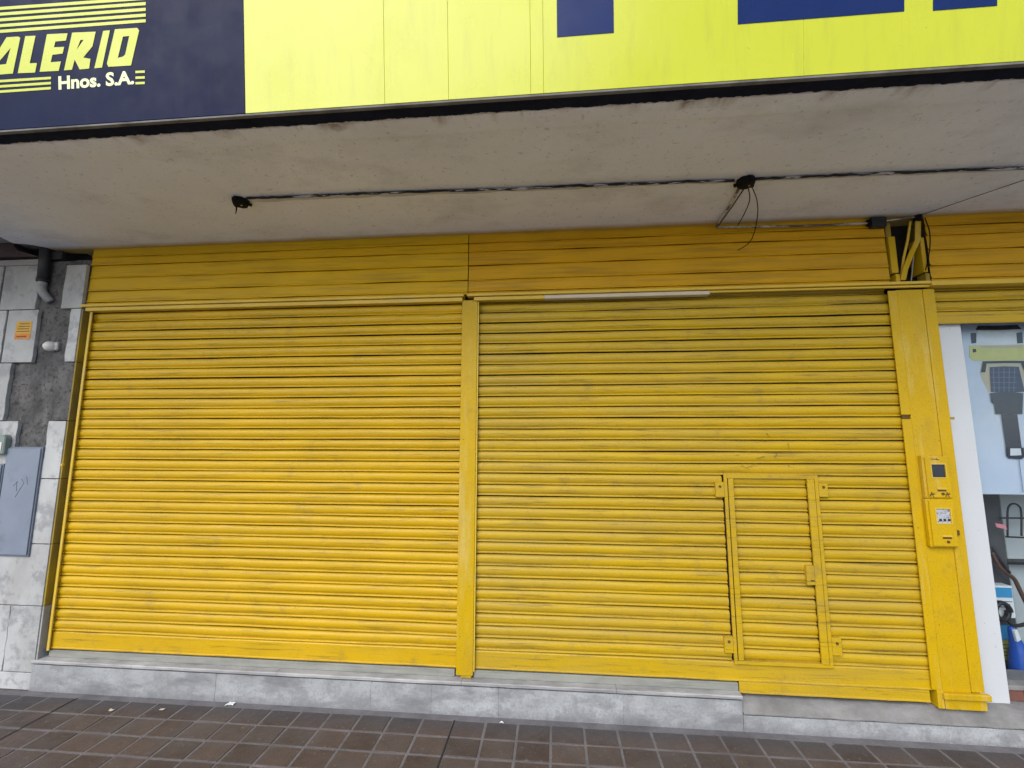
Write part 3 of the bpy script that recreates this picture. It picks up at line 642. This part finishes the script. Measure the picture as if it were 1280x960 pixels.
# ================================================================== SHUTTER COVERS ABOVE
FZ = [PY(595, v, -.03).z for v in (304, 315, 332, 350, 364.7)]
def cover(name, x0, x1, m, label, trim):
    c_ = thing(name, label, 'shutter cover', ((x0+x1)/2, -.03, 2.75), 'slatted covers above the shutters')
    zs_ = [2.788, 2.811, 2.900, 3.010, 3.114, 3.182, 3.268]
    for k, (a, b) in enumerate(zip(zs_[:-1], zs_[1:])):
        g = G(); n = max(6, int((x1-x0)*9)); rows = []
        for yy, zz in ((.004, b+.008), (-.027, b-.001), (-.030, b-.012), (-.032, a+.018), (-.037, a+.006), (-.037, a+.0015), (-.024, a+.0015)):
            rows.append([(x0+(x1-x0)*i/n, yy+.0045*nz(i*.35, k*3+x0), zz+.0045*nz(i*.30, k*5+x0, 3)) for i in range(n+1)])
        obj('cover_slat', g.strip(rows), m, c_, smooth=False, fix=False)
    for t in trim: box('trim', t[0], c_, *t[1:], .002)
    return c_
X1 = -.605
cover('shutter_cover', -3.645, X1-.002, 'yfl', 'olive yellow slatted cover above the shutter next to the marble wall',
      [('yt', -3.665, -.628, -.066, .0, 2.768, 2.787), ('yt', -3.628, -.640, -.052, .0, 2.7365, 2.7645)])
XM0, XM1 = PY(1108, 315, -.03).x, PY(1160, 315, -.03).x
cover('shutter_cover', X1+.004, XM0, 'yfr', 'ochre slatted cover above the shutter with the wicket door',
      [('yt', -.606, XM1-.03, -.066, .0, 2.768, 2.787), ('yt', -.556, -.05, -.052, .0, 2.7385, 2.7645), ('beige', -.049, 1.085, -.052, .0, 2.7385, 2.7645), ('yt', 1.0855, XM1-.03, -.050, -.03, 2.7505, 2.7645)])
cover('shutter_cover', XM1, 4.6, 'yfr', 'ochre slatted cover above the shop window', [('yt', XM1-.028, 4.6, -.066, .0, 2.755, 2.787)])

# pulley opening above the pillar
pu = thing('shutter_bracket', 'yellow bracket plates and bent strap in the dark gap above the pillar', 'bracket', ((XM0+XM1)/2, 0, 2.79))
box('recess', 'darkin', pu, XM0-.02, XM1+.02, .09, .13, 2.787, 3.245, 0)
def pr(u, v, y): return PY(u, v, y)
a, b = pr(1110, 296, -.04), pr(1123.5, 341, -.04)
box('plate', 'yp', pu, a.x, b.x, -.042, .06, b.z, a.z, .002)
box('plate', 'ydirtshade', pu, a.x+.002, b.x-.004, -.02, .06, a.z+.001, 3.22, .002)
box('foot', 'yp', pu, a.x+.012, b.x-.004, -.052, .02, 2.7885, b.z-.012, .002)
a2, b2 = pr(1149.5, 297, -.04), pr(1160, 340, -.04)
box('plate', 'yp', pu, a2.x, b2.x, -.042, .06, b2.z, a2.z, .002)
box('plate', 'ydirtshade', pu, a2.x+.012, b2.x-.002, -.02, .06, a2.z+.001, 3.20, .002)
box('foot', 'ydirtshade', pu, a2.x, b2.x, -.052, .02, 2.7885, b2.z-.012, .002)
def strap(pts, wd_, y):
    g = G(); L_ = [pr(u-wd_/2, v, y) for u, v in pts]; R_ = [pr(u+wd_/2, v, y) for u, v in pts]
    return g.prism(L_+R_[::-1], (0, .008, 0))
obj('strap', strap([(1148, 275), (1147.5, 300), (1140, 316), (1132, 336), (1129, 350)], 7, -.046), 'yp', pu, .001)
obj('strap', strap([(1138.5, 276), (1135, 300), (1130, 322), (1127, 349)], 3, -.030), 'yt', pu, .001)
obj('cable', G().tube([pr(1142, 320, .0), pr(1139, 351, .0)], .004, 6), 'alu', pu)
obj('cable', G().tube(curve([pr(1156, 272, -.05), pr(1162, 290, -.058), pr(1162, 312, -.058), pr(1157, 338, -.056)], 6), .0035, 6), 'blackm', pu)
obj('terminal', G().tube([pr(1147, 265, -.05), pr(1147, 276, -.05)], [.02, .026], 9), 'blackm', pu, .003)

# ================================================================== WIRING UNDER THE CANOPY
ZC = ZS-.009
cpts = [PZ(u, v, ZC) for u, v in ((308, 248), (400, 244.5), (480, 241.2), (640, 236), (760, 231), (918, 225.5))]
obj('conduit', G().tube(rough(curve(cpts, 14), .008), [.0075+.003*nz(k*.8, 1) for k in range(len(curve(cpts, 14)))], 8), 'conduit', label='flaking thin conduit running along the soffit between both junction boxes', cat='conduit', group='conduits under the canopy', smooth=True)
cpts = [PZ(u, v, ZC) for u, v in ((945, 224), (1050, 219), (1150, 215), (1280, 209.5), (1400, 204))]
obj('conduit', G().tube(rough(curve(cpts, 14), .008), [.0075+.003*nz(k*.8, 1) for k in range(len(curve(cpts, 14)))], 8), 'conduit', label='flaking thin conduit on the soffit above the shop window side', cat='conduit', group='conduits under the canopy', smooth=True)
def jbox(u, v, label, r=.048):
    c_ = PZ(u, v, ZS); t = thing('junction_box', label, 'junction box', c_, 'junction boxes under the canopy')
    g = G().tube([c_+Vector((0, 0, .004)), c_-Vector((0, 0, .012)), c_-Vector((0, 0, .034)), c_-Vector((0, 0, .040))], [r*1.05, r*1.05, r*.92, r*.6], 9); obj('body', g, 'blackm', t)
    obj('screw', G().tube([c_+Vector((.014, -.008, -.0395)), c_+Vector((.014, -.008, -.0435))], .006, 8), 'alu', t)
    for k in range(3):
        an = 2.1*k+.6; d = Vector((math.cos(an)*r, math.sin(an)*r, -.012)); obj('knockout', G().tube([c_+d*.8+Vector((0, 0, -.004)), c_+d*1.3+Vector((0, 0, -.004))], .011, 8), 'blackm', t)
    return t, c_
t1, c1 = jbox(301, 250, 'grimy black junction box with a cut wire at the free end of the conduit')
obj('wire_stub', G().tube([c1+Vector((-.035, .01, -.02)), c1+Vector((-.033, .012, -.06)), c1+Vector((-.037, .012, -.085))], [.006, .004, .002], 6), 'blackm', t1)
t2, c2_ = jbox(932, 225, 'black junction box with dangling wires in the middle of the conduit run', .05)
YF = -.055
e0 = pr(896, 284, YF)
obj('conduit', G().tube(curve([c2_+Vector((-.02, .03, -.02)), PZ(912, 257, ZS-.014), PZ(900, 275, ZS-.02), e0], 5), .008, 8), 'conduit2', label='pale conduit dropping from the junction box to the ochre cover', cat='conduit', group='conduits under the canopy', smooth=True)
obj('cable', G().tube([c2_+Vector((.005, .03, -.03)), PZ(916, 257, ZS-.024), e0+Vector((.01, -.01, .01))], .004, 6), 'blackm', label='thin black cable beside the pale dropping conduit', cat='cable')
obj('conduit', G().tube([e0, pr(1000, 282.5, YF), pr(1088, 279, YF)], .0075, 8), 'conduit2', label='pale conduit lying along the top of the ochre cover', cat='conduit', group='conduits under the canopy', smooth=True)
obj('wire', G().tube(curve([c2_+Vector((.02, .02, -.03)), PZ(937, 250, ZS-.06), PZ(930, 268, ZS-.055), pr(922, 282, YF)], 6), .003, 6), 'blackm', label='short black wire looping from junction box to pale conduit', cat='wire', group='dangling wires')
obj('wire', G().tube(curve([c2_+Vector((.04, .02, -.025)), PZ(946, 250, ZS-.05), PZ(947, 268, ZS-.07), pr(943, 290, -.10), pr(936, 304, -.09), pr(922, 313, -.08)], 6), .003, 6), 'blackm', label='long black wire hanging loose in front of the ochre cover', cat='wire', group='dangling wires')
a, b = pr(1087, 273, YF), pr(1107, 284, YF)
cx = thing('connector_box', 'small black connector box at the end of the pale conduit', 'connector', ((a.x+b.x)/2, YF, b.z))
box('body', 'black', cx, a.x, b.x, YF-.02, YF+.025, b.z, a.z, .004); box('gland', 'blackm', cx, a.x-.02, a.x-.0002, YF-.012, YF+.012, b.z+.012, a.z-.010, .003)
obj('tail', G().tube([(b.x-.002, YF, (a.z+b.z)/2+.012), pr(1147, 271, -.05)], .0055, 6), 'conduit2', cx)
obj('wire', G().tube([pr(1148, 270, -.05), PZ(1215, 247, ZS-.02), PZ(1280, 225, ZS-.01), PZ(1330, 207, ZS-.004)], .0022, 5), 'blackm', label='very thin black wire slanting up across the soffit', cat='wire', group='dangling wires')

# ================================================================== SHOP WINDOW AT THE END
YJ = .06
XJ1 = PY(1232, 640, YJ).x
win = thing('shop_window', 'glazed shop window with white painted jamb behind the pillar', 'shop window', (3.3, YJ, .165))
box('jamb', 'white', win, XE+.002, XJ1, YJ, .34, .166, 2.56, .004)
box('jamb', 'white', win, 4.16, 4.299, YJ, .34, .166, 2.56, .004)
box('sill', 'ramp', win, XJ1+.001, 4.159, YJ+.02, .30, .235, .262, .003)
x = XJ1+.002
while x < 4.12:
    box('brick', 'brick', win, x, min(x+.105, 4.158), YJ+.03, YJ+.09, .17, .2345, .003); x += .112
box('head', 'darkin', win, XE+.004, 4.3, .10, .34, 2.561, 2.94, .002)
obj('pane', G().box(XJ1+.0005, 4.1595, .150, .156, .2625, 2.5605), 'glass', win)
rs = thing('roller_shutter', 'yellow roller shutter rolled up above the shop window', 'roller shutter', (3.3, .03, 2.53), 'yellow roller shutters')
for k, zz in enumerate((2.600, 2.672, 2.742)):
    g = slat_geo(XE+.003, 4.29, zz-.0, 300+k, amp=.6); g.v = [(x_, y_+.035, z_) for x_, y_, z_ in g.v]; obj('slat', g, 'yr', rs, smooth=True, fix=False)
g = bar_geo(XE+.003, 4.29, 2.517, 2.597); g.v = [(x_, y_+.035, z_) for x_, y_, z_ in g.v]; obj('bottom_bar', g, 'yr', rs)

# shop interior
obj('floor', G().box(2.545, 6, .31, 3, .12, .165), 'ramp', kind='structure')
obj('interior_wall', G().box(XJ1-.06, 4.6, 1.0, 1.1, .166, 2.94), 'room', kind='structure')
obj('interior_side_wall', G().box(XJ1-.05, XJ1-.0005, .345, .999, .166, 2.94), 'room', kind='structure')
# poster close behind the glass
YPo = .18
def q_(x, y): return PY(1160+x/4, 380+y/4, YPo)
pos_ = thing('poster', 'large pale blue grey poster showing a demolition hammer tool', 'poster', (3.2, YPo, 1.45))
zt_, zb2 = 2.55, PY(1262, 618, YPo).z
ps = box('sheet', 'poster', pos_, XJ1+.004, 4.0, YPo, YPo+.003, zb2, zt_, 0)
layer = [0]
XSYM = q_(376, 300).x
def pp_(pts, m, mirror=True):
    layer[0] += 1; y = YPo-.0004*layer[0]
    P3 = [q_(a, b) for a, b in pts]; P3 = [Vector((XSYM if (mirror and abs(a-376) < 1) else p.x, y, p.z)) for p, (a, b) in zip(P3, pts)]
    if mirror: P3 = P3 + [Vector((2*XSYM-p.x, y, p.z)) for p in P3[::-1]]
    obj('printed_shape', G().prism(P3, (0, -.0002, 0)), m, ps)
def axis(y_, half):  # px pair -> left point on the mirrored outline
    return None
pp_([(376, 290), (268, 290), (258, 345), (270, 380), (300, 440), (376, 450)], 'p_tan')
pp_([(376, 108), (250, 108), (236, 130), (376, 130)], 'p_black')
pp_([(376, 131), (248, 131), (240, 205), (376, 205)], 'p_clear')
pp_([(240, 145), (212, 145), (216, 198), (240, 195)], 'p_black', False); pp_([(470, 140), (440, 145), (444, 198), (474, 195)], 'p_black', False)
pp_([(376, 206), (206, 208), (206, 268), (230, 284), (376, 284)], 'p_yel')
pp_([(376, 210), (260, 210), (262, 222), (376, 222)], 'p_tan')
for bx_ in (230, 505): pp_([(bx_-10, 225), (bx_+8, 225), (bx_+10, 240), (bx_-8, 244)], 'p_black', False)
pp_([(376, 285), (272, 287), (262, 342), (284, 342), (290, 298), (376, 296)], 'p_black')
pp_([(376, 312), (306, 316), (312, 440), (376, 445)], 'p_navy')
for k in range(5): pp_([(322+26*k, 318), (326+26*k, 318), (330+24*k, 440), (326+24*k, 440)], 'p_line', False)
for k in range(4): pp_([(308, 340+26*k), (438, 340+26*k), (438, 343+26*k), (308, 343+26*k)], 'p_line', False)
pp_([(385, 440), (305, 446), (312, 490), (326, 500), (332, 550), (400, 552), (466, 550), (468, 500), (470, 446)], 'p_dark', False)
pp_([(360, 552), (440, 552), (462, 718), (384, 718)], 'p_dark', False)
pp_([(382, 718), (472, 718), (476, 765), (460, 776), (398, 772), (386, 760)], 'p_black', False)
pp_([(404, 722), (456, 722), (460, 756), (404, 758)], 'p_clear', False)
pp_([(446, 778), (449, 778), (470, 940), (466, 940)], 'p_line', False)
# display behind the lower glass
def w_(u, v, y): return PY(u, v, y)
a, b = w_(1230, 621, .45), w_(1256, 720, .45)
box('display_upright', 'darkboard', None, XJ1+.01, w_(1255, 670, .45).x, .45, .50, .166, zb2+.25, .003, label='charcoal upright panel behind the shop glass beside the white jamb', cat='panel')
db = thing('display_board', 'pale display board with hooks behind the shop glass', 'display board', (3.5, .56, .166))
box('board', 'board', db, w_(1252, 640, .55).x, 4.1, .55, .57, .9, zb2+.3, .003)
box('board', 'board', db, w_(1252, 640, .55).x, 4.1, .55, .57, .166, .88, .003)
box('shelf_edge', 'black', db, w_(1255, 718, .5).x, 4.1, .46, .549, .882, .899, .002)
Yk = .42
def hk(pts, r, m, **k): return obj('display_hook' if 'cat' in k else 'bar', G().tube(curve([w_(u, v, Yk) for u, v in pts], 6), r, 7), m, smooth=True, **k)
rk = thing('tool_rack', 'black wire rack with an arched loop behind the shop glass', 'rack', w_(1262, 672, Yk))
obj('arch', G().tube(curve([w_(u, v, Yk) for u, v in ((1259.5, 670), (1259.5, 640), (1262, 632), (1267, 629.5), (1273, 632), (1276.5, 640), (1277, 670))], 6), .006, 7), 'black', rk, smooth=True)
obj('cross_bar', G().tube([w_(1250, 647.5, Yk), w_(1330, 648, Yk)], .006, 7), 'black', rk); obj('cross_bar', G().tube([w_(1257, 671, Yk), w_(1330, 674, Yk)], .006, 7), 'black', rk)
ar = thing('tool_tube', 'dark brown bent tool tube leaning behind the shop glass', 'tool', w_(1268, 745, .38))
obj('tube', G().tube(curve([w_(u, v, .38) for u, v in ((1240, 690), (1248, 706), (1258, 716), (1268, 724), (1275, 738), (1284, 756))], 6), .013, 9), 'copper', ar, smooth=True)
obj('grip', G().tube(curve([w_(u, v, .37) for u, v in ((1241, 684), (1250, 700), (1262, 716))], 5), .010, 9), 'black', ar, smooth=True)
tg = obj('price_tag', G().prism([w_(1244, 654, .36), w_(1257, 656, .36), w_(1259, 662, .36), w_(1246, 659, .36)], (0, .002, 0)), 'pink', label='small pink tag hanging behind the shop glass', cat='tag')
bxx = thing('packaging_box', 'white box with sky blue panel behind the shop glass', 'box', w_(1258, 772, .40))
a, b = w_(1246, 732, .38), w_(1270.5, 773, .38)
box('carton', 'card', bxx, XJ1+.01, b.x, .38, .46, b.z, a.z, .003)
box('blue_panel', 'cyan', bxx, XJ1+.012, b.x-.006, .3785, .3798, w_(1258, 747, .38).z, a.z-.012, 0)
for k in range(3):
    zz = w_(1258, 752+3.4*k, .38).z; box('text_line', 'cabl', bxx, XJ1+.014, b.x-.012-.015*k, .3785, .3798, zz-.003, zz+.003, 0)
hs = thing('hose_coil', 'small coil of thick black hose behind the shop glass', 'hose', w_(1254, 775, .33)); c_ = w_(1253, 764, .34); pts = []
for k in range(49):
    an = 2*math.pi*k/24; pts.append(c_+Vector((.042*math.cos(an), -.012+.0006*k, .055*math.sin(an))))
obj('coil', G().tube(pts, .013, 8), 'black', hs, smooth=True)
obj('tail', G().tube(curve([pts[-1], w_(1262, 778, .34), w_(1272, 782, .34), w_(1290, 778, .34)], 6), .012, 8), 'black', hs, smooth=True)
cd = thing('product_card', 'sky blue and yellow green product card standing behind the shop glass', 'card', w_(1262, 830, .42))
a, b = w_(1254, 782, .42), w_(1274, 826, .42)
box('upper', 'cyan', cd, XJ1+.01, b.x, .42, .44, w_(1262, 800, .42).z, a.z, .002); box('lower', 'olive', cd, XJ1+.01, b.x, .42, .44, b.z, w_(1262, 800.3, .42).z, .002)
for k in range(4):
    zz = w_(1262, 806+4.5*k, .42).z; box('text_line', 'darkboard', cd, XJ1+.02, b.x-.02, .4185, .4198, zz-.003, zz+.003, 0)
bt = thing('blue_tool', 'blue and black power tool standing behind the shop glass', 'power tool', w_(1272, 850, .36))
obj('body', G().tube(curve([w_(u, v, .34) for u, v in ((1263, 783), (1268, 797), (1274, 815), (1278, 835), (1279, 852))], 5), [.014, .018, .022, .024, .026, .028, .032, .036, .04, .046, .052, .056, .06, .064, .066, .068, .068, .068, .066, .06, .05][:21], 12), 'blue', bt, smooth=True)
obj('label_plate', G().prism([w_(1268, 789, .30), w_(1272, 787, .30), w_(1277, 800, .30), w_(1272, 803, .30)], (0, .02, 0)), 'card', bt, .002)
obj('foot', G().tube([w_(1268, 853, .34), w_(1300, 857, .34)], .045, 10), 'black', bt, smooth=True)

# ================================================================== LITTER
def scrap(u, v, sx_, sy_s, m, label, seed):
    c_ = PZ(u, v, .003); rows = []
    for j in range(4):
        rows.append([(c_.x+(i/4-.5)*sx_*(1+.9*nz(j*.77+.3, seed)), c_.y+(j/3-.5)*sy_s*(1+1.1*nz(i*.77+.3, seed+2)), .004+.012*abs(nz(i*.9, j*.9, seed))) for i in range(5)])
    g = G().strip(rows); n_ = len(g.v); g.v += [(x_, y_, z_-.0012) for x_, y_, z_ in g.v]
    top = list(g.f); g.f += [tuple(k+n_ for k in f[::-1]) for f in top]
    ring = [0, 1, 2, 3, 4, 9, 14, 19, 18, 17, 16, 15, 10, 5]; g.f += [(ring[k], ring[k]+n_, ring[(k+1) % 14]+n_, ring[(k+1) % 14]) for k in range(14)]
    obj('litter', g, m, label=label, cat='litter', group='litter on the pavers')
scrap(288.5, 880, .05, .03, 'litter', 'crumpled white paper scrap on the pavers against the plinth', 3.3)
scrap(139, 888, .028, .018, 'litter2', 'tiny beige scrap on the paver row below the plinth end', 8.1)
scrap(203, 887, .028, .014, 'litter2', 'tiny flat beige scrap on the pavers between the other two', 5.7)
scrap(627, 903.5, .018, .010, 'litter', 'thin white fleck on the pavers below the middle post', 1.2)
